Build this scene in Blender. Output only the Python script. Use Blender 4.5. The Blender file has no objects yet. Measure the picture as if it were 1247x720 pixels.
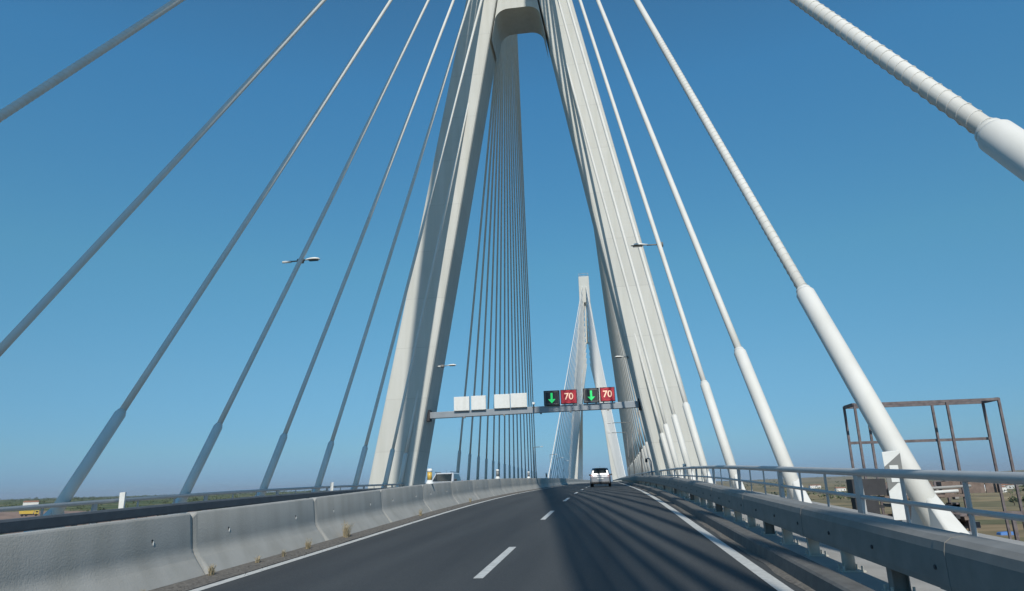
import bpy, bmesh, math, random
from mathutils import Vector, Matrix, noise
R = math.radians
random.seed(7)
C = bpy.context.scene.collection
SC = bpy.context.scene

# ------------------------------------------------------------------ camera
cam_d = bpy.data.cameras.new('camera'); cam = bpy.data.objects.new('camera', cam_d); C.objects.link(cam)
rt = Vector((0.99096627, 0.13128471, -0.02738936)); up = Vector((0.06059693, -0.25612938, 0.96474129)); fw = Vector((-0.11964056, 0.95768579, 0.26177103))
cam.matrix_world = Matrix(((rt.x, up.x, -fw.x, 5.9969), (rt.y, up.y, -fw.y, 0.0), (rt.z, up.z, -fw.z, 1.42179), (0, 0, 0, 1)))
cam_d.sensor_width = 36; cam_d.lens = 848.04 / 1247 * 36; cam_d.clip_start = 0.05; cam_d.clip_end = 30000
SC.camera = cam
# ------------------------------------------------------------------ light
SUN = Vector((0.079, -0.735, 0.67)).normalized()
w = bpy.data.worlds.new('World'); SC.world = w; w.use_nodes = True
nt = w.node_tree; bg = nt.nodes['Background']
sky = nt.nodes.new('ShaderNodeTexSky'); sky.sky_type = 'NISHITA'; sky.sun_disc = False
sky.sun_elevation = math.asin(SUN.z); sky.sun_rotation = math.atan2(SUN.x, SUN.y)
sky.air_density = 1.0; sky.dust_density = 0.0; sky.ozone_density = 4.0; sky.altitude = 0
tint = nt.nodes.new('ShaderNodeMixRGB'); tint.blend_type = 'MULTIPLY'; tint.inputs[0].default_value = 1; 
# the clear summer sky deepens evenly towards a dusty blue horizon
gco = nt.nodes.new('ShaderNodeTexCoord'); gse = nt.nodes.new('ShaderNodeSeparateXYZ'); nt.links.new(gco.outputs['Generated'], gse.inputs[0])
grp = nt.nodes.new('ShaderNodeValToRGB'); ge_ = grp.color_ramp.elements
for p_, c_ in ((0.0, (.19, .32, .59)), (.016, (.20, .345, .63)), (.052, (.275, .45, .615)), (.149, (.40, .64, .69)), (.295, (.50, .90, .85)), (.52, (.51, 1.1, 1.16)), (1.0, (.62, .95, .95))):
    k_ = ge_[0] if p_ == 0.0 else (ge_[len(ge_) - 1] if p_ == 1.0 else ge_.new(p_))
    k_.color = (*c_, 1)
nt.links.new(gse.outputs['Z'], grp.inputs[0]); nt.links.new(grp.outputs[0], tint.inputs[2])
nt.links.new(sky.outputs[0], tint.inputs[1]); nt.links.new(tint.outputs[0], bg.inputs[0]); bg.inputs[1].default_value = 0.12
sd = bpy.data.lights.new('sun', 'SUN'); sd.energy = 4.0; sd.angle = R(0.53); sd.color = (1.0, 0.95, 0.86)
so = bpy.data.objects.new('sun', sd); C.objects.link(so); so.rotation_euler = SUN.to_track_quat('Z', 'Y').to_euler()
SC.view_settings.view_transform = 'Standard'; SC.view_settings.look = 'None'; SC.view_settings.gamma = 1
SC.view_settings.exposure = 0.0; SC.view_settings.use_curve_mapping = False

# ------------------------------------------------------------------ materials
def mat(name, col, rough=0.6, metal=0.0, var=0.0, scale=3.0, col2=None, bump=0.0, bscale=60.0, stretch=(1, 1, 1), spec=0.5, streak=0.0, coat=0.0):
    m = bpy.data.materials.new(name); m.use_nodes = True; n = m.node_tree.nodes; l = m.node_tree.links
    b = n['Principled BSDF']; b.inputs['Base Color'].default_value = (*col, 1)
    b.inputs['Roughness'].default_value = rough; b.inputs['Metallic'].default_value = metal
    b.inputs['Specular IOR Level'].default_value = spec; b.inputs['Coat Weight'].default_value = coat
    if var or bump or streak:
        g = n.new('ShaderNodeNewGeometry'); mp = n.new('ShaderNodeMapping'); mp.inputs['Scale'].default_value = stretch
        l.new(g.outputs['Position'], mp.inputs['Vector'])
        cur = None
        if var:
            t = n.new('ShaderNodeTexNoise'); t.inputs['Scale'].default_value = scale; t.inputs['Detail'].default_value = 8; t.inputs['Roughness'].default_value = 0.6
            l.new(mp.outputs[0], t.inputs['Vector'])
            r = n.new('ShaderNodeValToRGB'); r.color_ramp.elements[0].position = 0.3; r.color_ramp.elements[1].position = 0.7
            c2 = col2 or tuple(c * (1 - var) for c in col)
            r.color_ramp.elements[0].color = (*c2, 1); r.color_ramp.elements[1].color = (*col, 1)
            l.new(t.outputs[0], r.inputs[0]); cur = r.outputs[0]
        if streak:
            m2 = n.new('ShaderNodeMapping'); m2.inputs['Scale'].default_value = (2.2, 2.2, 0.09); l.new(g.outputs['Position'], m2.inputs['Vector'])
            t2 = n.new('ShaderNodeTexNoise'); t2.inputs['Scale'].default_value = 1.0; t2.inputs['Detail'].default_value = 6; l.new(m2.outputs[0], t2.inputs['Vector'])
            mx = n.new('ShaderNodeMixRGB'); mx.blend_type = 'MULTIPLY'; mx.inputs[0].default_value = 1
            r2 = n.new('ShaderNodeValToRGB'); r2.color_ramp.elements[0].position = .35; r2.color_ramp.elements[1].position = .6
            k = 1 - streak; r2.color_ramp.elements[0].color = (k, k, k * .98, 1); r2.color_ramp.elements[1].color = (1, 1, 1, 1)
            l.new(t2.outputs[0], r2.inputs[0]); l.new(r2.outputs[0], mx.inputs[2])
            if cur: l.new(cur, mx.inputs[1])
            else: mx.inputs[1].default_value = (*col, 1)
            cur = mx.outputs[0]
        if cur: l.new(cur, b.inputs['Base Color'])
        if bump:
            t3 = n.new('ShaderNodeTexNoise'); t3.inputs['Scale'].default_value = bscale; t3.inputs['Detail'].default_value = 4
            l.new(g.outputs['Position'], t3.inputs['Vector']); bp = n.new('ShaderNodeBump'); bp.inputs['Strength'].default_value = bump; bp.inputs['Distance'].default_value = 0.02
            l.new(t3.outputs[0], bp.inputs['Height']); l.new(bp.outputs[0], b.inputs['Normal'])
    return m
def emis(name, col, s):
    m = mat(name, tuple(c * .6 for c in col), 0.5); b = m.node_tree.nodes['Principled BSDF']
    b.inputs['Emission Color'].default_value = (*col, 1); b.inputs['Emission Strength'].default_value = s; return m
M = dict(
 pylon=mat('pylon_concrete', (.60, .595, .55), .8, var=.06, scale=.35, streak=.07, bump=.15, bscale=3),
 cable=mat('cable_white_sheath', (.69, .675, .63), .6, var=.07, scale=1.2, streak=.06, spec=.3),
 rope=mat('cable_white_sheath_far', (.66, .65, .61), .6, spec=.3),
 barrier=mat('barrier_concrete', (.385, .375, .345), .85, var=.12, scale=1.5, streak=.13, bump=.25, bscale=40),
 deck=mat('deck_concrete', (.35, .34, .32), .85, var=.25, scale=1.6, bump=.3, bscale=50),
 kerb=mat('kerb_concrete_shaded', (.13, .13, .125), .85, var=.35, scale=5, bump=.4, bscale=60),  # concrete darkened overall, the guardrail beam's shade is put into this colour
 verge=mat('gravel_verge', (.19, .175, .155), .95, var=.6, scale=18, bump=1.0, bscale=45),
 paint=mat('road_paint', (.58, .58, .55), .6, var=.3, scale=9, bump=.2, bscale=90),
 galv=mat('galvanised_steel', (.225, .22, .205), .65, .1, var=.22, scale=4, bump=.05, bscale=15),
 post=mat('post_steel', (.52, .50, .44), .65, .1, var=.2, scale=6),
 rail=mat('rail_steel', (.42, .43, .43), .45, .1, var=.12, scale=5),
 lgrail=mat('guardrail_dark', (.10, .115, .13), .6, .2, var=.25, scale=3),
 white=mat('white_plastic', (.76, .76, .73), .5, var=.10, scale=5, streak=.08),
 black=mat('black_plastic', (.03, .03, .032), .5),
 greyband=mat('grey_band', (.20, .20, .19), .5),
 amber=mat('amber_film', (.62, .40, .08), .35),
 rust=mat('rusty_steel', (.21, .18, .18), .8, .1, var=.55, scale=6, col2=(.10, .08, .082), bump=.3),
 rustp=mat('rusty_plate', (.24, .18, .15), .85, var=.45, scale=5),
 dark=mat('dark_box', (.045, .045, .05), .7, var=.3, scale=5),
 beam=mat('gantry_grey_steel', (.30, .33, .36), .5, .3, var=.15, scale=2),
 signblack=mat('sign_housing', (.03, .03, .035), .5),
 ledred=emis('led_red', (.42, .02, .04), .30),
 ledring=emis('led_red_ring', (.6, .04, .05), .35),
 ledgreen=emis('led_green', (.03, .70, .18), .7),
 lednum=emis('led_white', (.95, .62, .45), .7),
 car=mat('silver_paint', (.33, .335, .35), .35, .4, coat=.6),
 carw=mat('white_paint', (.50, .52, .54), .3, .05, coat=.6),
 glass=mat('dark_glass', (.02, .028, .032), .06, spec=.8),
 tyre=mat('tyre_rubber', (.02, .02, .02), .8), rim=mat('wheel_rim', (.4, .4, .42), .35, .8),
 tail=mat('tail_lamp_red', (.35, .02, .02), .25, coat=.5), plate=mat('number_plate_white', (.7, .7, .66), .4),
 weed=mat('dry_grass', (.46, .38, .24), .9, var=.4, scale=20),
 housew=mat('white_render', (.75, .73, .68), .8, var=.1, scale=.5), roof=mat('terracotta_roof', (.32, .15, .09), .85, var=.3, scale=1),
 win=mat('house_window', (.05, .06, .07), .3), yellow=mat('yellow_machine', (.70, .48, .08), .5, var=.15, scale=1),
 bark=mat('bark', (.12, .09, .06), .9), shed=mat('shed_roof', (.70, .71, .72), .6, var=.1, scale=.3), blue=mat('blue_tarp', (.05, .16, .40), .6),
)
# asphalt: dark with fine grain, patches and slightly paler wheel tracks
def asphalt():
    m = bpy.data.materials.new('asphalt'); m.use_nodes = True; n = m.node_tree.nodes; l = m.node_tree.links; b = n['Principled BSDF']
    g = n.new('ShaderNodeNewGeometry')
    t1 = n.new('ShaderNodeTexNoise'); t1.inputs['Scale'].default_value = 55; t1.inputs['Detail'].default_value = 6; l.new(g.outputs['Position'], t1.inputs['Vector'])
    mp = n.new('ShaderNodeMapping'); mp.inputs['Scale'].default_value = (1.3, .09, 1); l.new(g.outputs['Position'], mp.inputs['Vector'])
    t2 = n.new('ShaderNodeTexNoise'); t2.inputs['Scale'].default_value = 1; t2.inputs['Detail'].default_value = 7; l.new(mp.outputs[0], t2.inputs['Vector'])
    r1 = n.new('ShaderNodeValToRGB'); r1.color_ramp.elements[0].position = .35; r1.color_ramp.elements[1].position = .68
    r1.color_ramp.elements[0].color = (.040, .044, .047, 1); r1.color_ramp.elements[1].color = (.066, .070, .072, 1)
    l.new(t1.outputs[0], r1.inputs[0])
    r2 = n.new('ShaderNodeValToRGB'); r2.color_ramp.elements[0].position = .3; r2.color_ramp.elements[1].position = .7
    r2.color_ramp.elements[0].color = (.76, .76, .77, 1); r2.color_ramp.elements[1].color = (1.18, 1.16, 1.13, 1); l.new(t2.outputs[0], r2.inputs[0])
    mx = n.new('ShaderNodeMixRGB'); mx.blend_type = 'MULTIPLY'; mx.inputs[0].default_value = 1; l.new(r1.outputs[0], mx.inputs[1]); l.new(r2.outputs[0], mx.inputs[2])
    l.new(mx.outputs[0], b.inputs['Base Color']); b.inputs['Roughness'].default_value = .78; b.inputs['Specular IOR Level'].default_value = .3
    bp = n.new('ShaderNodeBump'); bp.inputs['Strength'].default_value = .5; bp.inputs['Distance'].default_value = .008; l.new(t1.outputs[0], bp.inputs['Height']); l.new(bp.outputs[0], b.inputs['Normal'])
    return m
M['asphalt'] = asphalt()
def lift_lines(m):
    n = m.node_tree.nodes; l = m.node_tree.links; b = n['Principled BSDF']; src = b.inputs['Base Color'].links[0].from_socket
    g = n.new('ShaderNodeNewGeometry'); sp = n.new('ShaderNodeSeparateXYZ'); l.new(g.outputs['Position'], sp.inputs[0])
    def line(sock, per, wid):
        a = n.new('ShaderNodeMath'); a.operation = 'DIVIDE'; a.inputs[1].default_value = per; l.new(sock, a.inputs[0])
        f = n.new('ShaderNodeMath'); f.operation = 'FRACT'; l.new(a.outputs[0], f.inputs[0])
        c = n.new('ShaderNodeMath'); c.operation = 'LESS_THAN'; c.inputs[1].default_value = wid / per; l.new(f.outputs[0], c.inputs[0]); return c.outputs[0], a.outputs[0]
    ln, div = line(sp.outputs['Z'], 4.2, .05)
    fl = n.new('ShaderNodeMath'); fl.operation = 'FLOOR'; l.new(div, fl.inputs[0]); wn = n.new('ShaderNodeTexWhiteNoise'); wn.noise_dimensions = '1D'; l.new(fl.outputs[0], wn.inputs['W'])
    mr = n.new('ShaderNodeMapRange'); mr.inputs['To Min'].default_value = .95; mr.inputs['To Max'].default_value = 1.0; l.new(wn.outputs['Value'], mr.inputs['Value'])
    m1 = n.new('ShaderNodeMixRGB'); m1.blend_type = 'MULTIPLY'; m1.inputs[0].default_value = 1; l.new(src, m1.inputs[1]); l.new(mr.outputs[0], m1.inputs[2])
    m2 = n.new('ShaderNodeMixRGB'); m2.blend_type = 'MULTIPLY'; m2.inputs[2].default_value = (.86, .86, .86, 1); l.new(ln, m2.inputs[0]); l.new(m1.outputs[0], m2.inputs[1])
    l.new(m2.outputs[0], b.inputs['Base Color'])
lift_lines(M['pylon'])

# ------------------------------------------------------------------ mesh helpers
class MB:
    def __init__(s): s.v = []; s.f = []; s.sm = []
    def add(s, vs, fs, smooth=False):
        o = len(s.v); s.v += [tuple(v) for v in vs]; s.f += [tuple(i + o for i in f) for f in fs]; s.sm += [smooth] * len(fs); return s
    def hexa(s, p):  # 8 points: bottom loop then top loop
        return s.add(p, [(3, 2, 1, 0), (4, 5, 6, 7), (0, 1, 5, 4), (1, 2, 6, 5), (2, 3, 7, 6), (3, 0, 4, 7)])
    def box(s, x0, x1, y0, y1, z0, z1):
        return s.hexa([(x0, y0, z0), (x1, y0, z0), (x1, y1, z0), (x0, y1, z0), (x0, y0, z1), (x1, y0, z1), (x1, y1, z1), (x0, y1, z1)])
    def tube(s, pts, r, n=12, caps=True, smooth=True):
        pts = [Vector(p) for p in pts]; rs = r if isinstance(r, (list, tuple)) else [r] * len(pts)
        d = (pts[-1] - pts[0]).normalized(); a = d.orthogonal().normalized(); vs = []; fs = []
        for i, p in enumerate(pts):
            t = (pts[min(i + 1, len(pts) - 1)] - pts[max(i - 1, 0)]).normalized()
            u = (a - t * a.dot(t)).normalized(); b = t.cross(u); a = u
            for k in range(n):
                an = 2 * math.pi * k / n; vs.append(p + (u * math.cos(an) + b * math.sin(an)) * rs[i])
        for i in range(len(pts) - 1):
            for k in range(n):
                fs.append((i * n + k, i * n + (k + 1) % n, (i + 1) * n + (k + 1) % n, (i + 1) * n + k))
        s.add(vs, fs, smooth)
        if caps:
            o = len(s.v) - len(vs); s.f += [tuple(o + k for k in range(n))[::-1], tuple(o + (len(pts) - 1) * n + k for k in range(n))]; s.sm += [False, False]
        return s
    def sweep(s, prof, ys, zf, caps=True, smooth=False, closed=True):
        n = len(prof); vs = [(x, y, z + zf(y, x)) for y in ys for x, z in prof]; fs = []
        for i in range(len(ys) - 1):
            for k in range(n if closed else n - 1):
                fs.append((i * n + k, i * n + (k + 1) % n, (i + 1) * n + (k + 1) % n, (i + 1) * n + k))
        o = len(s.v); s.add(vs, fs, smooth)
        if caps and closed: s.f += [tuple(o + k for k in range(n)), tuple(o + (len(ys) - 1) * n + k for k in range(n))[::-1]]; s.sm += [False, False]
        return s
    def prism(s, poly, y0, y1):  # poly in (x,z)
        n = len(poly); s.add([(x, y0, z) for x, z in poly] + [(x, y1, z) for x, z in poly],
              [tuple(range(n)), tuple(range(2 * n - 1, n - 1, -1))] + [((k + 1) % n, k, n + k, n + (k + 1) % n) for k in range(n)]); return s
    def build(s, name, m, parent=None, bevel=0.0, seg=2, at=None):
        me = bpy.data.meshes.new(name); me.from_pydata(s.v, [], s.f)
        me.polygons.foreach_set('use_smooth', s.sm); me.materials.append(m)
        bm = bmesh.new(); bm.from_mesh(me); bmesh.ops.recalc_face_normals(bm, faces=bm.faces); bm.to_mesh(me); bm.free(); me.update()
        o = bpy.data.objects.new(name, me); C.objects.link(o)
        if parent: o.parent = parent
        if at: o.location = at
        if bevel:
            b = o.modifiers.new('bevel', 'BEVEL'); b.width = bevel; b.segments = seg; b.limit_method = 'ANGLE'; b.angle_limit = R(35)
        return o
def tag(o, label, cat, group=None):
    o['label'] = label; o['category'] = cat
    if group: o['group'] = group
    return o
def thing(name, label, cat, loc=(0, 0, 0), rz=0.0, group=None):
    o = bpy.data.objects.new(name, None); C.objects.link(o); o.location = loc; o.rotation_euler = (0, 0, rz); o.empty_display_size = .2
    return tag(o, label, cat, group)
def struct(o, kind='structure'): o['kind'] = kind; return o
ORD = ['nearest', 'second', 'third', 'fourth', 'fifth', 'sixth', 'seventh', 'eighth', 'ninth', 'tenth', 'eleventh', 'twelfth', 'thirteenth', 'fourteenth', 'fifteenth', 'sixteenth', 'seventeenth', 'eighteenth', 'nineteenth', 'twentieth']

# ------------------------------------------------------------------ vertical profile of the deck
_RY = [-400, 0, 10, 15, 20, 25, 30, 40, 50, 65, 90, 130, 3000]; _RZ = [-10.6, 0, .265, .39, .53, .65, .75, .88, .95, 1.03, 1.14, 1.25, 1.25]
def _lin(y):
    for i in range(len(_RY) - 1):
        if y <= _RY[i + 1]: t = (y - _RY[i]) / (_RY[i + 1] - _RY[i]); return _RZ[i] * (1 - t) + _RZ[i + 1] * t
    return _RZ[-1]
def zr(y): return sum(_lin(y + d) for d in (-3, -1.5, 0, 1.5, 3)) / 5
def zc(y, x): return zr(y) + (0.024 * (x + .6) if x < -.6 else 0.0)
XC = .32; D1 = 58.586; D2 = 338.23; XA = 10.665; XM = .83; GZ = -22.0
def frange(a, b, st):
    n = max(1, int(round((b - a) / st))); return [a + (b - a) * i / n for i in range(n + 1)]
YS = frange(-110, 0, 10)[:-1] + frange(0, 140, 2.5)[:-1] + frange(140, 560, 20)

# ------------------------------------------------------------------ deck, road, markings
b = MB(); b.sweep([(-11.3, .10), (-8.0, .10), (-8.0, -.02), (8.36, -.02), (8.36, .165), (11.7, .165), (11.7, -.45), (9.2, -.9), (4.5, -2.3), (-4.5, -2.3), (-9, -.9), (-11.3, -.45)], YS, zc)
struct(b.build('bridge_deck', M['deck']))
def sheet(x0, x1, h, m, name, ys=YS):
    return MB().sweep([(x0, h), (x1, h)], ys, zc, closed=False).build(name, m)
struct(sheet(.2, 8.14, 0.0, M['asphalt'], 'road')); struct(sheet(-7.8, -.6, 0.0, M['asphalt'], 'oncoming_road'))
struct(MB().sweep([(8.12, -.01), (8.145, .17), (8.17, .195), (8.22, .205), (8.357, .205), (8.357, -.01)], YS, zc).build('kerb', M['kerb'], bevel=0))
# gravel strip along the barrier toe
ys = frange(-6, 120, .25); b = MB(); vs = []; fs = []
for i, y in enumerate(ys):
    wv = .62 + .10 * noise.noise((y * .7, 3, 0)) + .04 * noise.noise((y * 4, 9, 0)); 
    for k, t in enumerate((0, .25, .5, .75, 1)):
        x = .19 + (wv - .19) * t; hh = .03 * math.sin(math.pi * min(1, t + .25)) * (1 - t) + .012 * abs(noise.noise((x * 14, y * 9, 1)))
        vs.append((x, y, zr(y) + .004 + hh * (1 if t < 1 else 0)))
    if i:
        for k in range(4): a = (i - 1) * 5 + k; fs.append((a, a + 1, a + 6, a + 5))
b.add(vs, fs, True); struct(b.build('gravel_verge', M['verge']))
ys = frange(4, 60, .3); b = MB(); vs = []; fs = []
for i, y in enumerate(ys):
    wv = 8.03 - .05 * noise.noise((y * .9, 31, 0)) - .03 * noise.noise((y * 4, 19, 0))
    vs += [(wv, y, zr(y) + .004), ((wv + 8.12) / 2, y, zr(y) + .018), (8.13, y, zr(y) + .02)]
    if i: a = (i - 1) * 3; fs += [(a, a + 1, a + 4, a + 3), (a + 1, a + 2, a + 5, a + 4)]
b.add(vs, fs, True); struct(b.build('gutter_dirt', M['verge']))
struct(sheet(.675, .825, .004, M['paint'], 'left_edge_line')); struct(sheet(7.76, 7.93, .004, M['paint'], 'right_edge_line'))
struct(sheet(-1.1, -.95, .004, M['paint'], 'oncoming_inner_line')); struct(sheet(-7.35, -7.2, .004, M['paint'], 'oncoming_outer_line'))
b = MB()
for cx in (4.25, -4.2):
    y = -9.6 + 9.56 - 9.6
    while y < 330:
        b.sweep([(cx - .065, .004), (cx + .065, .004)], frange(y, y + 3.5, .9), zc, closed=False); y += 9.6
struct(b.build('lane_dashes', M['paint']))
# loose gravel (uncountable)
b = MB(); 
for i in range(2600):
    y = 4 + 56 * random.random() ** 1.6; x = random.uniform(.2, .66) if random.random() < .9 else random.uniform(.55, .95)
    r = random.uniform(.004, .016); p = Vector((x, y, zr(y) + .02))
    vs = [p + Vector((random.uniform(-1, 1), random.uniform(-1, 1), random.uniform(-.4, .9))).normalized() * r for _ in range(4)]
    b.add(vs, [(0, 1, 2), (0, 2, 3), (0, 3, 1), (1, 3, 2)])
struct(b.build('loose_gravel', M['verge']), 'stuff')

# ------------------------------------------------------------------ median barrier blocks
prof = [(.20, -.01), (.20, .03), (.02, .25), (-.03, .32), (-.055, .38), (-.068, .45), (-.11, .86), (-.125, .88), (-.285, .88), (-.30, .86), (-.332, .45), (-.345, .38), (-.37, .32), (-.42, .25), (-.60, .03), (-.60, -.01)]
prof = [(x, z) for x, z in prof]
SEG = 4.45; n = 0
for i in range(0, 78):
    y0 = 10.1 + SEG * (i - 1); y1 = y0 + SEG
    if i < 0: lab = 'grey concrete median block running out of the lower left corner'; g = 'median barrier blocks'
    vis = i + 1
    if i <= 0: lab = 'long grey concrete median block cut off by the left edge of the picture'
    elif i < 14: lab = f'{ORD[i-1] if i>1 else "first"} whole concrete median block from the left, counting away from the camera'
    else: lab = 'small distant concrete median block among the far run towards the pylon'
    t = thing('concrete_barrier', lab, 'barrier', (0, (y0 + y1) / 2, 0), group='concrete median barrier blocks')
    m_ = y0 + .008; e_ = y1 - .008; yc = (y0 + y1) / 2
    # chamfered ends leave the pale notch seen at every joint
    pin = lambda s: [(-.2 + (x + .2) * (1 - s) if z > .02 else x, z - (s * .35 if z > .8 else 0)) for x, z in prof]
    mb = MB(); rings = [(m_, .14), (m_ + .06, 0.03), (m_ + .09, 0), (yc, 0), (e_ - .09, 0), (e_ - .06, .03), (e_, .14)]
    vs = []; fs = []; N = len(prof)
    dx = random.uniform(-.006, .006)
    for yy, s_ in rings: vs += [(x + dx, yy - yc, z + zr(yy)) for x, z in pin(s_)]
    for a in range(len(rings) - 1):
        for k in range(N): fs.append((a * N + k, a * N + (k + 1) % N, (a + 1) * N + (k + 1) % N, (a + 1) * N + k))
    fs += [tuple(range(N)), tuple((len(rings) - 1) * N + k for k in range(N))[::-1]]
    fsm = [False] * len(fs)
    for a in range(len(rings) - 1):
        for k in range(N): fsm[a * N + k] = k in (2, 3, 4, 5, 10, 11, 12) and 2 <= a <= 3
    mb.v = vs; mb.f = fs; mb.sm = fsm; mb.build('block', M['barrier'], t)
    if 0 <= i < 12:
        for fy in (-1.25, 1.25):
            zz = zr(yc + fy); hm = MB().box(-.086, -.079, fy - .014, fy + .014, zz + .52, zz + .60).build('lifting_slot', M['black'], t)
            MB().box(-.088, -.070, fy + .014, fy + .028, zz + .525, zz + .575).build('slot_cap', M['white'], t)

# dry weeds growing at the toe of the barrier
def weed(x, y, h, n, lab):
    b = MB(); z = zr(y) + .01
    for i in range(n):
        a = random.uniform(0, 6.28); l = random.uniform(.3, 1) ** .7 * h; lean = random.uniform(.1, .6) * l
        p0 = Vector((random.uniform(-.05, .05) * h * 3, random.uniform(-.08, .08) * h * 4, 0)); p1 = p0 + Vector((math.cos(a) * lean * .4, math.sin(a) * lean * .4, l * .6)); p2 = p0 + Vector((math.cos(a) * lean, math.sin(a) * lean, l))
        s = Vector((-math.sin(a), math.cos(a), 0)) * .0035
        b.add([p0 - s, p0 + s, p1 + s * .7, p1 - s * .7, p2], [(0, 1, 2, 3), (3, 2, 4)])
        for k in range(3):
            q = p1.lerp(p2, random.random()); e = q + Vector((random.uniform(-1, 1), random.uniform(-1, 1), random.uniform(0, 1))) * .05 * h * 3
            b.add([q, q + s * 2, e], [(0, 1, 2)])
    o = b.build('dry_weed', M['weed'], at=(x, y, z)); tag(o, lab, 'weed', 'dry weeds along the barrier toe')
weed(.30, 10.0, .17, 70, 'dry straw-coloured weed at the foot of the first barrier joint')
weed(.33, 15.3, .34, 120, 'tallest bushy dry weed beside the barrier near the second joint')
weed(.36, 13.2, .20, 60, 'small clump of dry weed just before the tallest one')
weed(.40, 12.1, .12, 60, 'low flat dry weed midway between the first two barrier joints')
weed(.34, 11.3, .12, 50, 'low dry weed just beyond the first barrier joint')
weed(.42, 8.3, .10, 60, 'low brown weed by the white line at the bottom edge')
weed(.33, 21.5, .22, 60, 'small dry weed farther up the barrier before the yellow marker')
weed(.33, 29.5, .22, 50, 'small dry weed past the yellow marker post')

# marker posts on top of the barrier
for i, y in enumerate((24.75, 40.6, 57.0, 74.0)):
    lab = ['marker post with amber band on the median barrier, nearest one', 'white and grey marker post on the median, nearest after the amber one', 'white and grey marker post on the median, second after the amber one', 'farthest tiny marker post on the median barrier'][i]
    z = zr(y) + .88; t = thing('marker_post', lab, 'marker post', (-.2, y, z), group='marker posts on the median barrier')
    MB().tube([(0, 0, 0), (0, 0, .02), (0, 0, .13)], [.15, .14, .085], 16).build('base', M['white'], t)
    MB().tube([(0, 0, .132), (0, 0, .40)], .085, 16).build('reflective_band', M['amber'] if i == 0 else M['greyband'], t)
    MB().tube([(0, 0, .402), (0, 0, .46), (0, 0, .52)], [.09, .10, .075], 16).build('cap', M['white'], t)

# ------------------------------------------------------------------ delineators on both edges (white post, slanting dark band, reflector)
def delineator(x, y, base, top, w_, lab, band=True):
    z0 = zc(y, x) + base; h = top - base
    t = thing('delineator', lab, 'delineator', (x, y, z0), group='white delineator posts on the bridge edges')
    MB().hexa([(-w_ * .42, -.05, 0), (w_ * .42, -.05, 0), (w_ * .3, .06, 0), (-w_ * .3, .06, 0), (-w_ / 2, -.05, h), (w_ / 2, -.05, h * 1.02), (w_ * .34, .06, h * 1.02), (-w_ * .34, .06, h)]).build('post', M['white'], t, bevel=.006)
    MB().box(-.02, .02, .0, .12, -.15, h * .3).build('bracket', M['galv'], t)
    if not band: return
    q = MB(); q.hexa([(-w_ * .46, -.056, h * .42), (w_ * .47, -.056, h * .62), (w_ * .47, -.0505, h * .62), (-w_ * .46, -.0505, h * .42), (-w_ * .48, -.056, h * .78), (w_ * .49, -.056, h * .98), (w_ * .49, -.0505, h * .98), (-w_ * .48, -.0505, h * .78)])
    q.build('dark_band', M['greyband'], t)
    MB().box(-w_ * .22, w_ * .26, -.064, -.0575, h * .55, h * .80).build('reflector', M['white'], t, bevel=.003)
delineator(10.42, 11.9, .42, 1.44, .27, 'large white delineator with slanting grey band behind the right railing')
delineator(10.25, 40.4, .75, 1.38, .2, 'small white delineator on the right railing in front of the pylon leg')
for i, y in enumerate((21.85, 39.9, 56.2, 96.3, 135.6)):
    delineator(-9.75, y, .52 - .02, 1.16, .2, ['nearest white delineator on the left bridge edge', 'second white delineator on the left bridge edge', 'white delineator in front of the left pylon leg', 'white delineator beyond the oncoming car on the left', 'farthest tiny white delineator on the left edge'][i], band=False)

# ------------------------------------------------------------------ guardrails
t = thing('guardrail', 'long grey steel guardrail with deep box beam along the right kerb', 'guardrail', (8.6, 20, 0))
bp_ = [(8.47, .42), (8.465, .47), (8.465, .70), (8.48, .765), (8.53, .80), (8.68, .815), (8.73, .79), (8.74, .74), (8.74, .45), (8.72, .41)]
for (a, c) in [(-4.0, 330)]:
    o = MB().sweep([(x, z - .012) for x, z in bp_], frange(a, 140, 1.33) + frange(150, c, 10), zc).build('beam', M['galv'], t); o.location = (-8.6, -20, 0)
for y in frange(-2, 130, 4.0):
    sp = MB(); sp.sweep([(x + (-.004 if x < 8.6 else .004), z + (-.016 if z < .6 else -.008)) for x, z in bp_], [y - .09, y + .09], zc)
    o = sp.build('splice_sleeve', M['galv'], t); o.location = (-8.6, -20, 0)
for k in range(30):
    y = 6.0 + 1.335 * k; bz = zr(y)
    o = MB().tube([(8.452, y + .1, bz + .56), (8.468, y + .1, bz + .56)], .018, 8, smooth=False).build('bolt', M['dark'], t); o.location = (-8.6, -20, 0)
k = 0; y = 6.0 - 4 * 1.335
while k < 96:
    z0 = zr(y) + .165; ty = (k + 0) % 4
    b = MB()
    if ty in (0, 3): b.box(8.52, 8.67, y - .006, y + .006, z0, z0 + .34); b.box(8.52, 8.532, y - .05, y + .006, z0, z0 + .34)
    elif ty == 1:
        b.box(8.55, 8.69, y - .005, y + .005, z0, z0 + .34); b.box(8.545, 8.555, y - .06, y + .06, z0, z0 + .34); b.box(8.685, 8.695, y - .06, y + .06, z0, z0 + .34)
    else: b.tube([(8.6, y, z0), (8.6, y, z0 + .31)], .07, 14)
    o = b.build('post', M['post'] if ty != 1 else M['galv'], t); o.location = (-8.6, -20, 0)
    if k < 34:
        q = MB(); q.box(8.49, 8.74, y - .11, y + .11, z0 - .006, z0 + .014)
        for sx in (8.52, 8.71):
            for sy in (-.085, .085): q.tube([(sx, y + sy, z0), (sx, y + sy, z0 + .06)], .012, 6, smooth=False)
        p = q.build('base_plate', M['post'], o)
    k += 1; y += 1.335
t = thing('guardrail', 'dark steel guardrail along the far side of the oncoming lanes', 'guardrail', (-8.3, 20, 0))
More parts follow.
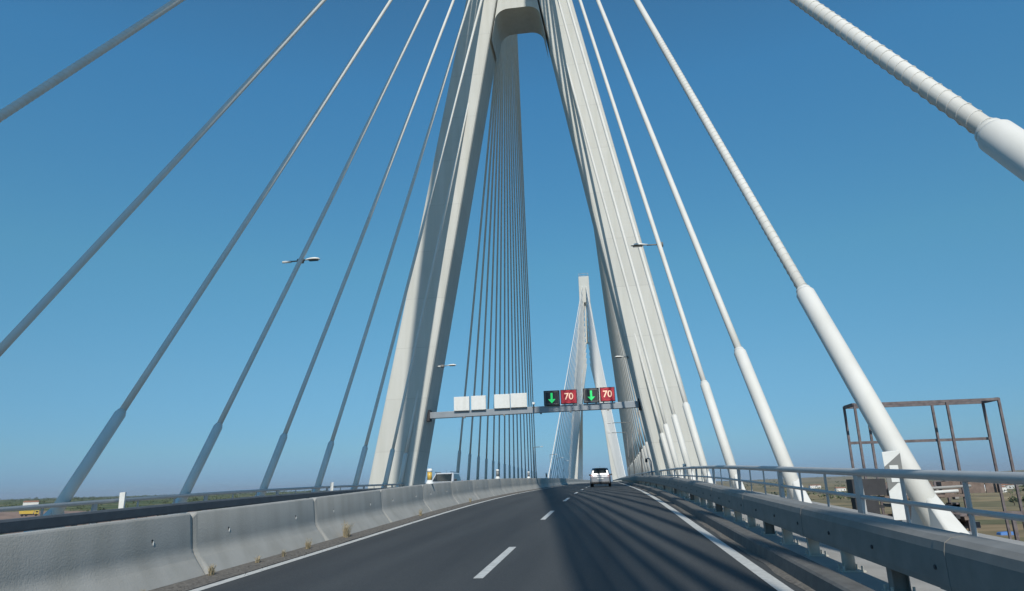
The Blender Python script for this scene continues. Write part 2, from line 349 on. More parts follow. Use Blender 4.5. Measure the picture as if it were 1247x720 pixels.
o = MB().sweep([(-8.4, .40), (-8.2, .40), (-8.19, .45), (-8.19, .66), (-8.24, .715), (-8.38, .72), (-8.41, .68), (-8.41, .42)], frange(-4, 140, 2) + frange(150, 330, 10), zc).build('beam', M['lgrail'], t); o.location = (8.3, -20, 0)
for y in frange(2, 122, 4):
    z0 = zc(y, -8.3) + .10; o = MB().box(-8.36, -8.25, y - .05, y + .05, z0, z0 + .33).build('post', M['galv'], t); o.location = (8.3, -20, 0)

# ------------------------------------------------------------------ railings on the deck edges
def railing(x, lab, top, low, y0, sgn, base=.15, sp=1.75):
    t = thing('railing', lab, 'railing', (x, 20, 0)); ys = frange(-6, 140, 2.27) + frange(150, 330, 10)
    def part(b, nm, m=M['rail']): o = b.build(nm, m, t); o.location = (-x, -20, 0); return o
    part(MB().tube([(x, y, zc(y, x) + top) for y in ys], .062, 14), 'top_rail')
    part(MB().tube([(x, y, zc(y, x) + low) for y in ys], .032, 10), 'lower_rail')
    y = y0; k = 0
    while y < 165 and k < 96:
        z0 = zc(y, x) + base; zt = zc(y, x) + top - .05; b = MB()
        if k % 3 == 0:
            wd = .17; b.hexa([(x - .035, y - wd * .75, z0), (x + .035, y - wd * .75, z0), (x + .035, y + wd * .75, z0), (x - .035, y + wd * .75, z0), (x - .035, y - wd / 2, zt), (x + .035, y - wd / 2, zt), (x + .035, y + wd / 2, zt), (x - .035, y + wd / 2, zt)])
            b.box(x - .06, x + .06, y - .14, y + .14, z0 - .002, z0 + .015)
        else: b.box(x - .012, x + .012, y - .04, y + .04, z0, zt)
        part(b, 'post'); y += sp; k += 1
railing(10.0, 'grey tubular railing along the right edge of the bridge', 1.14, .76, 7.0 - 1.75 * 6, 1)
railing(-10.0, 'grey tubular railing along the left edge of the bridge', .92, .52, 2.0, -1, .08, sp=2.1)

# ------------------------------------------------------------------ pylons
def pylon(name, Y, lab, wo, so_, wi, si, zm, half, H, arch, depth=4.0, minw=.4, rec=.012):
    z0 = zr(Y); t = thing(name, lab, 'bridge pylon', (XC, Y, GZ))
    def P(b, nm, bev=.22): o = b.build(nm, M['pylon'], t, bevel=bev); o.location = (-XC, -Y, -GZ); return o
    y0, y1 = Y - 3.0, Y - 3.0 + depth; wo_ = lambda z: max(half, wo - so_ * z); wi_ = lambda z: max(minw, wi - si * z)
    for s in (-1, 1):
        b = MB(); zs = [GZ - 2, 0, zm]; vs = []
        for z in zs:
            zz = max(z, 0) if z >= 0 else 0; o_, i_ = (wo_(zz), wi_(zz)); ex = .8 if z < 0 else 0
            vs += [(XC + s * i_, y0 - ex, z + z0), (XC + s * o_, y0 - ex, z + z0), (XC + s * o_, y1 + ex, z + z0), (XC + s * i_, y1 + ex, z + z0)]
        fs = [(0, 1, 2, 3), (8, 9, 10, 11)[::-1]]
        for a in (0, 4):
            for k in range(4): fs.append((a + k, a + (k + 1) % 4, a + 4 + (k + 1) % 4, a + 4 + k))
        b.add(vs, fs); P(b, 'leg')
    # web between the legs above a round-cornered opening
    hw = wi_(arch); poly = []
    for s in (1, -1):
        pts = [(XC + s * (wi_(arch - 3.2) + .004), arch - 3.2 + z0)]
        r = min(1.3, hw * .7)
        for k in range(9):
            a = math.pi / 2 * k / 8; cxx = wi_(arch - r) - r + .02; pts.append((XC + s * (cxx + r * math.cos(a)), arch - r + r * math.sin(a) + z0))
        pts = pts if s == 1 else pts[::-1]; poly += pts
    topz = zm; poly = poly + [(XC - wi_(zm), zm + z0)] + [(XC + wi_(zm), zm + z0)]
    wb = MB(); n_ = len(poly); wb.prism(poly, y0 + rec, y1 - .012)
    o = wb.build('crossbeam', M['pylon'], t); o.location = (-XC, -Y, -GZ)
    b = MB().hexa([(XC - wo_(zm), y0, zm + z0), (XC + wo_(zm), y0, zm + z0), (XC + wo_(zm), y1, zm + z0), (XC - wo_(zm), y1, zm + z0), (XC - half + .1, y0, H + z0), (XC + half - .1, y0, H + z0), (XC + half - .1, y1, H + z0), (XC - half + .1, y1, H + z0)])
    P(b, 'mast', .15)
    b = MB()  # guard rail round the mast head
    for sx in (-1, 1):
        for sy in (y0 + .3, y1 - .3): b.tube([(XC + sx * (half - .4), sy, H + z0), (XC + sx * (half - .4), sy, H + z0 + 1.6)], .09, 6)
    for sy in (y0 + .3, y1 - .3): b.tube([(XC - half + .4, sy, H + z0 + 1.5), (XC + half - .4, sy, H + z0 + 1.5)], .09, 6)
    o = b.build('mast_railing', M['rail'], t); o.location = (-XC, -Y, -GZ)
    return t
pylon('bridge_pylon', D1, 'huge pale concrete A-shaped pylon straddling the road in front', 13.45, .19, 9.75, .18, 53.5, 3.1, 99, 43.5)
pylon('bridge_pylon', D2, 'distant A-shaped pylon of the bridge, small behind the sign gantry', 12.7, .119, 8.1, .118, 86, 2.65, 99.5, 66, minw=.35, rec=1.6)

# ------------------------------------------------------------------ stay cables
def stay(side, ya, zm, Ym, lab, group, rc=.115, rs=.19, slen=5.0, detail=2, helix=0.0, shift=0.0, zt=None):
    s = side; base = zc(ya, s * XA + XC) + .36 - (.0 if s > 0 else 0.0)
    A = Vector((s * XA + XC, ya, base)); Mx = Vector((s * XM + XC, Ym, zr(Ym) + zm)); L = (Mx - A).length; d = (Mx - A).normalized()
    t = thing('stay_cable', lab, 'stay cable', A, group=group)
    def pt(u): p = A + (Mx - A) * u; p.z -= 4 * 4e-5 * L * L * u * (1 - u); return p - A
    n = 24 if detail >= 1 else 10
    if detail == 0:
        MB().tube([pt(i / n) for i in range(n + 1)], rc, 5, caps=False).build('cable', M['rope'], t); return t
    us = slen / L
    MB().tube([pt(us * .9 + (1 - us * .9) * i / n) for i in range(n + 1)], rc, 16 if detail == 2 else 8).build('cable', M['cable'], t)
    MB().tube([pt(-.5 / L), pt(us * .5), pt(us * .985), pt(us)], [rs, rs, rs, rs * .80], 24 if detail == 2 else 10).build('sleeve', M['cable'], t)
    MB().tube([pt(us * 1.0 - .02 / L), pt(us + .05 / L)], rs * .8, 20).build('collar', M['cable'], t)
    if detail == 2:
        # flared foot where the sleeve meets the deck edge
        dz = base - zc(ya, s * XA + XC); fz = -dz - .0
        pb = [(-rs * .9, -1.0, fz), (rs * .9, -1.0, fz), (rs * 1.3, .55, fz), (-rs * 1.3, .55, fz)]
        q = pt(.85 / L)
        pb2 = [(-rs * .35, q.y - .04, q.z - .05), (rs * .35, q.y - .04, q.z - .05), (rs * .5, q.y + .04, q.z - .05), (-rs * .5, q.y + .04, q.z - .05)]
        MB().hexa(pb + pb2).build('foot', M['cable'], t, bevel=.05, seg=3)
    if helix:
        pts = []; tm = us; p = .21
        tot = helix; nn = int(tot / p * 14); a0 = d.orthogonal().normalized(); b0 = d.cross(a0)
        for i in range(nn): 
            dd = slen + tot * i / nn; c_ = pt(dd / L); an = 2 * math.pi * (tot * i / nn) / p
            pts.append(c_ + (a0 * math.cos(an) + b0 * math.sin(an)) * (rc + .003))
        MB().tube(pts, .0085, 5, caps=False).build('helical_rib', M['cable'], t)
    return t
right = {0: (4.07, 72.56, 5.75), 1: (11.99, 72.93, 5.48), 2: (20.01, 71.17, 5.12), 3: (28.79, 69.65, 4.79), 4: (36.8, 66.0, 4.4), 5: (43.67, 62.12, 4.2), 6: (50.35, 57.05, 4.0), 7: (54.9, 54.2, 3.6)}
left = {1: (6.89, 74.89, 4.4), 2: (13.22, 72.46, 4.2), 3: (19.46, 69.46, 4.04), 4: (25.82, 66.95, 3.78), 5: (32.27, 64.07, 3.52), 6: (38.81, 62.06, 3.31), 7: (45.01, 59.45, 3.2), 8: (51.38, 56.89, 3.2), 9: (55.2, 55.2, 3.0)}
g = 'white stay cables of the near pylon on the camera side'
for k, (y, z, sl) in right.items():
    lab = ['thick ribbed white cable leaving through the top right corner', 'right-hand white cable with the longest thick sleeve, in front of the rusty frame', 'second right-hand white cable whose sleeve foot meets the railing left of the frame', 'third right-hand white cable, free of the pylon leg', 'white cable running along the outer edge of the right pylon leg', 'white cable crossing the face of the right pylon leg, outermost there', 'white cable crossing the middle of the right pylon leg', 'white cable nearest the inner edge of the right pylon leg'][k]
    stay(1, y, z, D1, lab, g, slen=sl, helix=(16 if k == 0 else 14 if k == 1 else 0), rc=.112)
for k, (y, z, sl) in left.items():
    lab = ['cable cutting only the top left corner of the picture', 'long grey cable reaching the left picture edge at mid height', 'leftmost grey cable whose thick sleeve stands on the far railing', 'second grey cable with a visible sleeve on the left side', 'third grey cable with a visible sleeve on the left side', 'fourth grey cable with a visible sleeve on the left side', 'fifth left cable, standing just left of the pylon leg', 'left cable crossing the pale front of the left pylon leg', 'left cable ending nearest the inner side of the left pylon leg'][k - 1]
    stay(-1, y, z, D1, lab, g, slen=sl, rc=.112, rs=.18, helix=(22 if k == 1 else 0))
g2 = 'stay cables anchored behind the camera'
BK = [-4.0, -12.0, -20.0, -26.0, -31.0, -35.5, -39.5, -43.5]   # the last stays are bunched over the side pier
for k, y in enumerate(BK):
    stay(1, y, 75.4 + 2.5 * k, D1, 'white stay cable anchored behind the camera on the right, out of the picture', g2, slen=5, detail=1, rc=.135)
for k, y in enumerate([0.5, -6.0] + BK[2:]):
    stay(-1, y, 77.3 + 2.4 * k, D1, 'white stay cable anchored behind the camera on the left, out of the picture', g2, slen=5, detail=1, rc=.135)
ML = [77.1, 83.6, 89.8, 96.1, 102.3, 108.0, 114.4, 120.4, 126.4, 132.4, 138.3, 144.7, 150.9, 156.7, 161.9, 166.9]
def ordn(i): return ORD[i] if i else 'first'
for i, y in enumerate(ML):
    stay(-1, y, 54.5 + 2.65 * i, D1 - 1, f'{ordn(i)} dark stay cable from the left in the fan seen through the pylon opening', 'dark stay cables fanning behind the near pylon', rc=.11, rs=.18, slen=4.2, detail=1)
    stay(1, y, 54.5 + 2.65 * i, D1 - 1, f'{ordn(i)} stay cable of the right-hand fan behind the pylon, counted from the right leg', 'right-hand cables beyond the near pylon', rc=.11, rs=.18, slen=4.2, detail=1)
for i in range(16):
    y = 196 + 8.4 * i
    for s, nm in ((-1, 'left'), (1, 'right')):
        stay(s, y, 95.5 - 2.65 * i, D2 - 1, f'{ordn(i)} thin white cable from mid span in the {nm} fan of the distant pylon', f'thin cables of the distant pylon, {nm} fan', rc=.19, detail=0)
        stay(s, D2 + 16 + 8.4 * i, 55.5 + 2.65 * i, D2 - 1, f'thin cable on the far side of the distant pylon, {nm} plane, hidden by nearer cables', f'far-side cables of the distant pylon, {nm} plane', rc=.10, detail=0)

# ------------------------------------------------------------------ sign gantry between the pylon legs
GY = 56.9
t = thing('sign_gantry', 'grey steel sign gantry beam spanning the road between the pylon legs', 'gantry', (XC, GY, 7.2))
def zb(x): return 7.15 + .0133 * (x + 8)
b = MB().hexa([(-8.35, GY - .25, zb(-8.35) - .30), (9.0, GY - .25, zb(9) - .30), (9.0, GY + .25, zb(9) - .30), (-8.35, GY + .25, zb(-8.35) - .30), (-8.35, GY - .25, zb(-8.35) + .2), (9.0, GY - .25, zb(9) + .2), (9.0, GY + .25, zb(9) + .2), (-8.35, GY + .25, zb(-8.35) + .2)])
o = b.build('beam', M['beam'], t, bevel=.02); o.location = (-XC, -GY, -7.2)
for x in (-8.3, 8.95):
    o = MB().box(x - .12, x + .12, GY - .4, GY + .4, zb(x) - .5, zb(x) + .4).build('end_plate', M['dark'], t); o.location = (-XC, -GY, -7.2)
for x in (-5.3, -2.0, 1.0, 3.4, 6.4):
    o = MB().box(x - .08, x + .08, GY - .3, GY - .12, zb(x) - .42, zb(x) - .30).build('bracket', M['galv'], t); o.location = (-XC, -GY, -7.2)
def upright(t, x, z, yb):
    for s in (-.35, .35): MB().box(x * 0 + s - .04, s + .04, yb, yb + .08, -.72, .6).build('support', M['beam'], t)
for i, (x0, x1, za_, zb_) in enumerate(((-6.12, -4.84, 7.36, 8.5), (-4.68, -3.46, 7.38, 8.52), (-2.77, -1.48, 7.42, 8.56), (-1.42, -.08, 7.44, 8.58))):
    cx, cz = (x0 + x1) / 2, (za_ + zb_) / 2; hw = (x1 - x0) / 2; hh = (zb_ - za_) / 2
    t = thing('lane_signal', ['blank white back of a lane sign, leftmost on the gantry', 'blank white back of a lane sign, second from left on the gantry', 'blank white back of a lane sign, third from left', 'blank white back of a lane sign, rightmost of the four white ones'][i], 'sign', (cx, GY - .35, cz), group='white sign backs on the gantry')
    MB().box(-hw, hw, -.12, .14, -hh, hh).build('housing', M['white'], t, bevel=.02)
    for s in (-.35, .35): MB().box(s - .05, s + .05, .141, .2, -hh - .25, hh * .6).build('support', M['beam'], t)
def txt(s, size, m, parent, loc):
    cu = bpy.data.curves.new('txt', 'FONT'); cu.body = s; cu.size = size; cu.align_x = 'CENTER'; cu.align_y = 'CENTER'; cu.extrude = .008; cu.offset = .012
    o = bpy.data.objects.new('tmp', cu); C.objects.link(o); bpy.context.view_layer.update()
    me = bpy.data.meshes.new_from_object(o.evaluated_get(bpy.context.evaluated_depsgraph_get())); bpy.data.objects.remove(o)
    me.transform(Matrix.Rotation(R(90), 4, 'X')); me.materials.clear(); me.materials.append(m)
    q = bpy.data.objects.new('digits', me); C.objects.link(q); q.parent = parent; q.location = loc; return q
for i, (x0, x1, za_, zb_, kind) in enumerate(((1.3, 2.58, 7.48, 8.68, 'a'), (2.66, 3.98, 7.56, 8.70, 's'), (4.48, 5.76, 7.56, 8.74, 'a'), (5.82, 7.02, 7.62, 8.76, 's'))):
    cx, cz = (x0 + x1) / 2, (za_ + zb_) / 2; hw = (x1 - x0) / 2; hh = (zb_ - za_) / 2
    t = thing('lane_signal', ['lit lane sign with green down arrow, left of the two arrows', 'red lit sign reading 70, left one of the two', 'lit lane sign with green down arrow, right of the two arrows', 'red lit sign reading 70, rightmost sign on the gantry'][i], 'sign', (cx, GY - .35, cz), group='lit lane signals on the gantry')
    MB().box(-hw, hw, -.10, .14, -hh, hh).build('housing', M['signblack'], t, bevel=.02)
    for s in (-.35, .35): MB().box(s - .05, s + .05, .141, .2, -hh - .25, hh * .6).build('support', M['beam'], t)
    if kind == 'a':
        fr = MB(); e = .10; wv = .035
        for (a, c, d_, f_) in ((-hw + e, hw - e, -hh + e, -hh + e + wv), (-hw + e, hw - e, hh - e - wv, hh - e), (-hw + e, -hw + e + wv, -hh + e + wv, hh - e - wv), (hw - e - wv, hw - e, -hh + e + wv, hh - e - wv)): fr.box(a, c, -.112, -.1015, d_, f_)
        fr.build('border', M['galv'], t)
        MB().prism([(-.085, hh - .20), (.085, hh - .20), (.085, -.10), (.30, -.10), (0, -hh + .17), (-.30, -.10), (-.085, -.10)], -.125, -.1015).build('arrow', M['ledgreen'], t)
    else:
        MB().box(-hw + .05, hw - .05, -.110, -.1015, -hh + .05, hh - .05).build('screen', M['ledred'], t)
        rg = MB(); N = 40; ro, ri = hh * .90, hh * .78
        vs = [(r_ * math.cos(2 * math.pi * k / N), y_, r_ * math.sin(2 * math.pi * k / N)) for y_ in (-.118, -.1105) for r_ in (ro, ri) for k in range(N)]
        fs = []
        for k in range(N):
            q = (k + 1) % N; fs += [(k, q, N + q, N + k), (2 * N + k, 3 * N + k, 3 * N + q, 2 * N + q), (k, 2 * N + k, 2 * N + q, q), (N + k, N + q, 3 * N + q, 3 * N + k)]
        rg.add(vs, fs); rg.build('ring', M['ledring'], t)
        txt('70', .74, M['lednum'], t, (0, -.122, 0))
t = thing('traffic_camera', 'small white traffic camera on the middle of the gantry beam', 'camera', (.45, GY - .3, 7.5))
MB().tube([(0, 0, -.1), (0, 0, .12)], .04, 8).build('stem', M['beam'], t); MB().box(-.1, .1, -.22, .1, .12, .3).build('housing', M['white'], t, bevel=.02); MB().box(-.07, .07, -.26, -.221, -.28, .0).build('lens_box', M['black'], t)

# ------------------------------------------------------------------ street lamps
def lamp_head(t, p, s):  # cobra head pointing in direction s along x
    L = .85; vs = []; fs = []; n = 14; prof = [(0, .05, .04), (.12, .075, .05), (.35, .15, .10), (.6, .16, .11), (.78, .11, .07), (.85, .03, .02)]
    for (u, wy, hz) in prof:
        for k in range(n):
            a = 2 * math.pi * k / n; zz = math.sin(a) * hz; zz = zz if zz > 0 else zz * .25
            vs.append((p[0] + s * u, p[1] + wy * math.cos(a), p[2] + zz + .02))
    for i in range(len(prof) - 1):
        for k in range(n): fs.append((i * n + k, i * n + (k + 1) % n, (i + 1) * n + (k + 1) % n, (i + 1) * n + k))
    fs += [tuple(range(n)), tuple((len(prof) - 1) * n + k for k in range(n))]
    MB().add(vs, fs, True).build('lamp_head', M['white'], t)
    MB().box(p[0] + s * .5 - .24, p[0] + s * .5 + .24, p[1] - .11, p[1] + .11, p[2] - .045, p[2] - .012).build('lens', M['glass'], t, bevel=.02)
def lamp(loc, s, arm, lab, pole=0.0, back=0.0, r=.035):
    t = thing('street_lamp', lab, 'street lamp', loc, group='street lamps of the bridge')
    MB().tube([(-s * back, 0, 0), (s * arm * .5, 0, .02), (s * (arm + .05), 0, .02)], r, 10).build('arm', M['galv'], t)
    if back: MB().tube([(-s * back, 0, -.0), (-s * (back - .45), 0, 0)], .06, 10).build('counterweight', M['white'], t)
    lamp_head(t, (s * arm, 0, .02), s)
    if pole: MB().tube([(0, 0, -pole), (0, 0, .05)], [.09, .05], 10).build('pole', M['galv'], t)
    else: MB().tube([(-s * .14, 0, .0), (s * .14, 0, .0)], .13, 12).build('clamp', M['galv'], t)
lamp((-8.72, 31.9, 12.62), 1, .18, 'street lamp clamped to a grey cable at upper left', back=.95)
lamp((9.36, 34.0, 12.9), -1, .62, 'street lamp clamped to a white cable in front of the right pylon leg')
lamp((-7.2, 57.0, 11.2), 1, .35, 'small street lamp fixed to the inner side of the left pylon leg', back=.5)
lamp((8.35, 57.0, 11.2), -1, .35, 'small street lamp fixed to the inner side of the right pylon leg')
for i, y in enumerate((83, 107, 129)): lamp((10.0, y, 9.9), -1, 2.7, ['street lamp just behind the right pylon leg, highest of three', 'middle one of three small lamps behind the right end of the gantry', 'lowest of three small lamps behind the right end of the gantry'][i], pole=8.6, r=.05)
for i, y in enumerate((160, 206, 235, 268)): lamp((-10.0, y, 9.4), 1, 1.3, ['far street lamp on a thin pole between the two cable fans', 'tiny far lamp in front of the distant fan, highest of three', 'tiny far lamp in front of the distant fan, middle one', 'tiny far lamp in front of the distant fan, lowest'][i], pole=8.2, r=.07)

t = thing('sensor_post', 'small hooked grey sensor post beside the right pylon leg', 'sensor', (9.9, 64.0, zr(64) + .1))
MB().tube([(0, 0, 0), (0, 0, 1.9), (-.1, 0, 2.15), (-.35, 0, 2.2)], .05, 8).build('pole', M['beam'], t); MB().box(-.5, -.3, -.12, .12, 1.85, 2.18).build('sensor_head', M['dark'], t, bevel=.02)
# ------------------------------------------------------------------ vehicles
def car(loc, rz, paint, lab, L=4.1, W=1.75, H=1.55):
    t = thing('car', lab, 'car', loc, rz)   # +y is the front
    # body as stations along y: (y, half width at sill, half width at belt, z bottom, z belt)
    st = [(-L / 2, .70, .74, .38, .86), (-L / 2 + .06, .80, .84, .30, .93), (-L / 2 + .5, W / 2, W / 2 - .02, .24, .97), (0, W / 2, W / 2 - .03, .22, .93), (L / 2 - 1.0, W / 2, W / 2 - .04, .22, .90), (L / 2 - .3, .82, .76, .24, .74), (L / 2, .64, .6, .32, .58)]
    vs = []; fs = []; n = 8
    for (y, a, c, z0, z1) in st:
        zm_ = (z0 + z1) / 2; vs += [(-a * .93, y, z0), (-a, y, z0 + .12), (-a, y, zm_), (-c, y, z1), (c, y, z1), (a, y, zm_), (a, y, z0 + .12), (a * .93, y, z0)]
    for i in range(len(st) - 1):
        for k in range(n): fs.append((i * n + k, i * n + (k + 1) % n, (i + 1) * n + (k + 1) % n, (i + 1) * n + k))
    fs += [tuple(range(n)), tuple((len(st) - 1) * n + k for k in range(n))]
    MB().add(vs, fs).build('body', paint, t, bevel=.05, seg=3)
    # cabin (painted roof and pillars) and window panels set proud
    zb_, zt = .90, H; c0, c1, r0, r1 = -L / 2 + .12, L / 2 - 1.05, -L / 2 + .42, L / 2 - 1.95; wb, wt = W / 2 - .05, W / 2 - .22
    cab = [(-wb, c0, zb_), (wb, c0, zb_), (wb, c1, zb_), (-wb, c1, zb_), (-wt, r0, zt), (wt, r0, zt), (wt, r1, zt), (-wt, r1, zt)]
    MB().hexa(cab).build('roof', paint, t, bevel=.07, seg=3)
    def lerp(a, b_, u): return tuple(a[i] + (b_[i] - a[i]) * u for i in range(3))
    def pane(a, b_, c, d, off, nm, u0=.08, u1=.92, v0=.12, v1=.86):
        q = [lerp(lerp(a, b_, u), lerp(d, c, u), v) for (u, v) in ((u0, v0), (u1, v0), (u1, v1), (u0, v1))]
        q2 = [tuple(p[i] + off[i] for i in range(3)) for p in q]; q1 = [tuple(p[i] - off[i] * .5 for i in range(3)) for p in q]
        MB().hexa(q1 + q2).build(nm, M['glass'], t)
    pane(cab[0], cab[1], cab[5], cab[4], (0, -.012, 0), 'rear_window', .13, .87, v0=.34, v1=.86)
    pane(cab[3], cab[2], cab[6], cab[7], (0, .012, .005), 'windscreen', v0=.05)
    pane(cab[0], cab[3], cab[7], cab[4], (-.012, 0, 0), 'side_window', .14, .90); pane(cab[1], cab[2], cab[6], cab[5], (.012, 0, 0), 'side_window', .14, .90)
    for s in (-1, 1):
        MB().hexa([(s * .60, -L / 2 - .015, .70), (s * .83, -L / 2 + .06, .70), (s * .84, -L / 2 + .16, .70), (s * .60, -L / 2 + .1, .70), (s * .66, -L / 2 - .005, .93), (s * .82, -L / 2 + .06, 1.0), (s * .83, -L / 2 + .16, 1.0), (s * .66, -L / 2 + .12, .93)]).build('tail_light', M['tail'], t, bevel=.02)
        MB().box(s * .62 - .14, s * .62 + .14, L / 2 - .17, L / 2 - .04, .56, .68).build('headlight', M['white'], t, bevel=.04)
        MB().hexa([(s * (W / 2 - .04), L / 2 - 1.35, .95), (s * (W / 2 + .14), L / 2 - 1.38, .95), (s * (W / 2 + .14), L / 2 - 1.30, .95), (s * (W / 2 - .04), L / 2 - 1.27, .95), (s * (W / 2 - .04), L / 2 - 1.35, 1.07), (s * (W / 2 + .14), L / 2 - 1.38, 1.09), (s * (W / 2 + .14), L / 2 - 1.30, 1.09), (s * (W / 2 - .04), L / 2 - 1.27, 1.07)]).build('mirror', M['black'], t, bevel=.02)
        for y in (-L / 2 + .72, L / 2 - .78):
            wv = MB().tube([(s * (W / 2 - .22), y, .31), (s * (W / 2 - .02), y, .31), (s * (W / 2 + .005), y, .31)], [.31, .31, .27], 24).build('wheel', M['tyre'], t)
            MB().tube([(s * (W / 2 + .004), y, .31), (s * (W / 2 + .012), y, .31)], .2, 16).build('rim', M['rim'], wv)
    MB().box(-.72, .72, -L / 2 - .03, -L / 2 + .1, .28, .44).build('bumper', M['black'], t, bevel=.03)
    MB().box(-.26, .26, -L / 2 - .045, -L / 2 - .012, .62, .73).build('number_plate', M['plate'], t)
    MB().box(-.45, .45, r0 - .12, r0 + .02, H - .03, H + .01).build('spoiler', paint, t, bevel=.01)
    MB().tube([(0, -.2, H), (0, -.42, H + .2)], .008, 6).build('antenna', M['black'], t)
    return t
car((5.42, 63.5, zr(63.5)), 0, M['car'], 'silver hatchback driving ahead in the right-hand lane, seen from behind')
c2 = car((-5.5, 50.5, zc(50.5, -5.5)), math.pi, M['carw'], 'white car with roof bars coming the other way behind the median barrier', L=4.4, H=1.52)
for s in (-.55, .55): MB().tube([(s, -1.0, 1.57), (s, .8, 1.57)], .02, 6).build('roof_bar', M['black'], c2)

# ------------------------------------------------------------------ rusty inspection gantry beside the right edge
t = thing('inspection_gantry', 'rusty brown steel frame of an inspection gantry beyond the right railing', 'inspection gantry', (16.6, 25.5, -2.0))
def rp(b, nm, m=M['rust']): o = b.build(nm, m, t); o.location = (-16.6, -25.5, 2.0); return o
r_ = .036
for (Y, xs, zt) in ((26.0, (14.40, 15.15, 17.30, 18.95), 3.66), (25.0, (14.42, 17.34, 18.95), 3.66)):
    for x in xs: rp(MB().box(x - r_, x + r_, Y - r_, Y + r_, -1.6, zt), 'upright')
    rp(MB().box(xs[0] - r_, xs[-1] + r_, Y - r_, Y + r_, zt + .003, zt + .085), 'top_beam')
    if Y > 25.5: rp(MB().box(xs[0] + r_, xs[-1] - r_, Y - .04, Y + .04, 2.44, 2.53), 'mid_rail')
for x in (14.42, 18.95): rp(MB().box(x - .05, x + .05, 25.06, 25.94, 3.666, 3.766), 'cross_beam')
rp(MB().box(14.5, 18.9, 24.9, 24.98, 0.05, .17), 'lower_rail'); rp(MB().box(14.3, 19.1, 24.8, 26.2, -.95, -.80), 'platform')
for x in frange(14.5, 18.8, .55): rp(MB().box(x - .25, x + .25, 26.08, 26.12, .72, 1.14), 'corrugated_panel', M['rustp'] if int(x * 7) % 3 else M['rust']) if x > 15 else None
rp(MB().box(13.75, 14.75, 24.3, 24.86, .78, 1.28), 'cabinet', M['dark']); rp(MB().box(13.8, 14.5, 24.4, 24.8, .2, .70), 'cabinet', M['dark'])
rp(MB().box(13.9, 17.2, 24.5, 24.62, .66, .74), 'walkway_edge', M['rustp'])
rp(MB().tube([(15.6, 24.55, .92), (17.4, 24.6, .98)], .045, 8), 'pipe', M['deck']); rp(MB().tube([(15.4, 24.6, .78), (17.0, 24.6, .84)], .05, 8), 'pipe', M['white'])
rp(MB().box(15.9, 16.3, 24.5, 24.8, .25, .62), 'motor_box', M['deck']); rp(MB().box(15.0, 15.6, 24.5, 24.8, -.25, .45), 'motor_box', M['dark'])
for i in range(64):
    x = random.uniform(14.3, 17.3); z = random.uniform(-.55, .95); a = random.uniform(.05, .42 if i % 4 == 0 else .16)
    rp(MB().box(x, x + a, 24.9 + random.uniform(-.3, .3), 25.3, z, z + random.uniform(.03, .16)), 'fitting', random.choice([M['rust'], M['rustp'], M['deck'], M['dark']]))
for (x, w_, z, h_, m_) in ((15.25, .5, .55, .42, 'rustp'), (15.9, .35, .72, .35, 'dark'), (16.35, .4, .60, .3, 'rust'), (16.85, .35, .62, .5, 'rustp'), (15.5, .9, .18, .25, 'dark'), (16.5, .8, .05, .35, 'rust'), (16.2, 1.6, -.35, .2, 'rust'), (15.2, .5, -.2, .3, 'rustp'), (17.05, .25, -.3, .75, 'rust')):
    rp(MB().box(x, x + w_, 25.32, 25.7, z, z + h_), 'machinery_box', M[m_])
for x in (14.6, 16.0, 17.3, 18.6): rp(MB().box(x - .05, x + .05, 24.85, 24.95, -.8, .05), 'strut')
rp(MB().tube([(14.5, 24.9, -.75), (16.0, 24.9, .05)], .03, 6), 'brace'); rp(MB().tube([(11.6, 25.4, -.7), (14.4, 25.4, -.7)], .08, 8), 'outrigger')
rp(MB().tube([(11.6, 26, -1.2), (14.4, 26, -.9)], .08, 8), 'outrigger')

# ------------------------------------------------------------------ terrain
def sst(a, b_, x): t_ = max(0, min(1, (x - a) / (b_ - a))); return t_ * t_ * (3 - 2 * t_)
def gh(x, y):
    r = math.hypot(x, y); az = math.degrees(math.atan2(x, y)); h = GZ
    if r > 60:
        h += 1.2 * noise.noise((x * .008, y * .008, 0))
        wl = sst(-8, -26, az)
        h += wl * (sst(420, 900, r) * 11 + sst(900, 2600, r) * 5 + 3.0 * noise.noise((x * .0022, y * .0022, 5)) * sst(300, 900, r))
        wr = sst(6, 24, az) * (1 - sst(80, 120, az)); h += wr * (sst(3000, 5200, r) * 24 * (.75 + .6 * noise.noise((az * .11, 2, 0))) + .8 * noise.noise((x * .003, y * .003, 2)))
        h += wr * sst(26, 31, az) * sst(3500, 5000, r) * 16
    if r > 7000: h -= (r - 7000) * .004
    return h
b = MB(); rs = [0, 30, 80]; q = 120
while q < 16000: rs.append(q); q *= 1.085
rs.append(16000); NA = 288; vs = []; fs = []
vs.append((0, 0, GZ))
for r in rs[1:]:
    for k in range(NA): a = 2 * math.pi * k / NA; x, y = r * math.sin(a), r * math.cos(a); vs.append((x, y, gh(x, y)))
for k in range(NA): fs.append((0, 1 + k, 1 + (k + 1) % NA))
for i in range(len(rs) - 2):
    for k in range(NA): a = 1 + i * NA; fs.append((a + k, a + (k + 1) % NA, a + NA + (k + 1) % NA, a + NA + k))
b.add(vs, fs, True)
gm = bpy.data.materials.new('fields'); gm.use_nodes = True; n = gm.node_tree.nodes; l = gm.node_tree.links; pb = n['Principled BSDF']; pb.inputs['Roughness'].default_value = .95; pb.inputs['Specular IOR Level'].default_value = .1
ge = n.new('ShaderNodeNewGeometry')
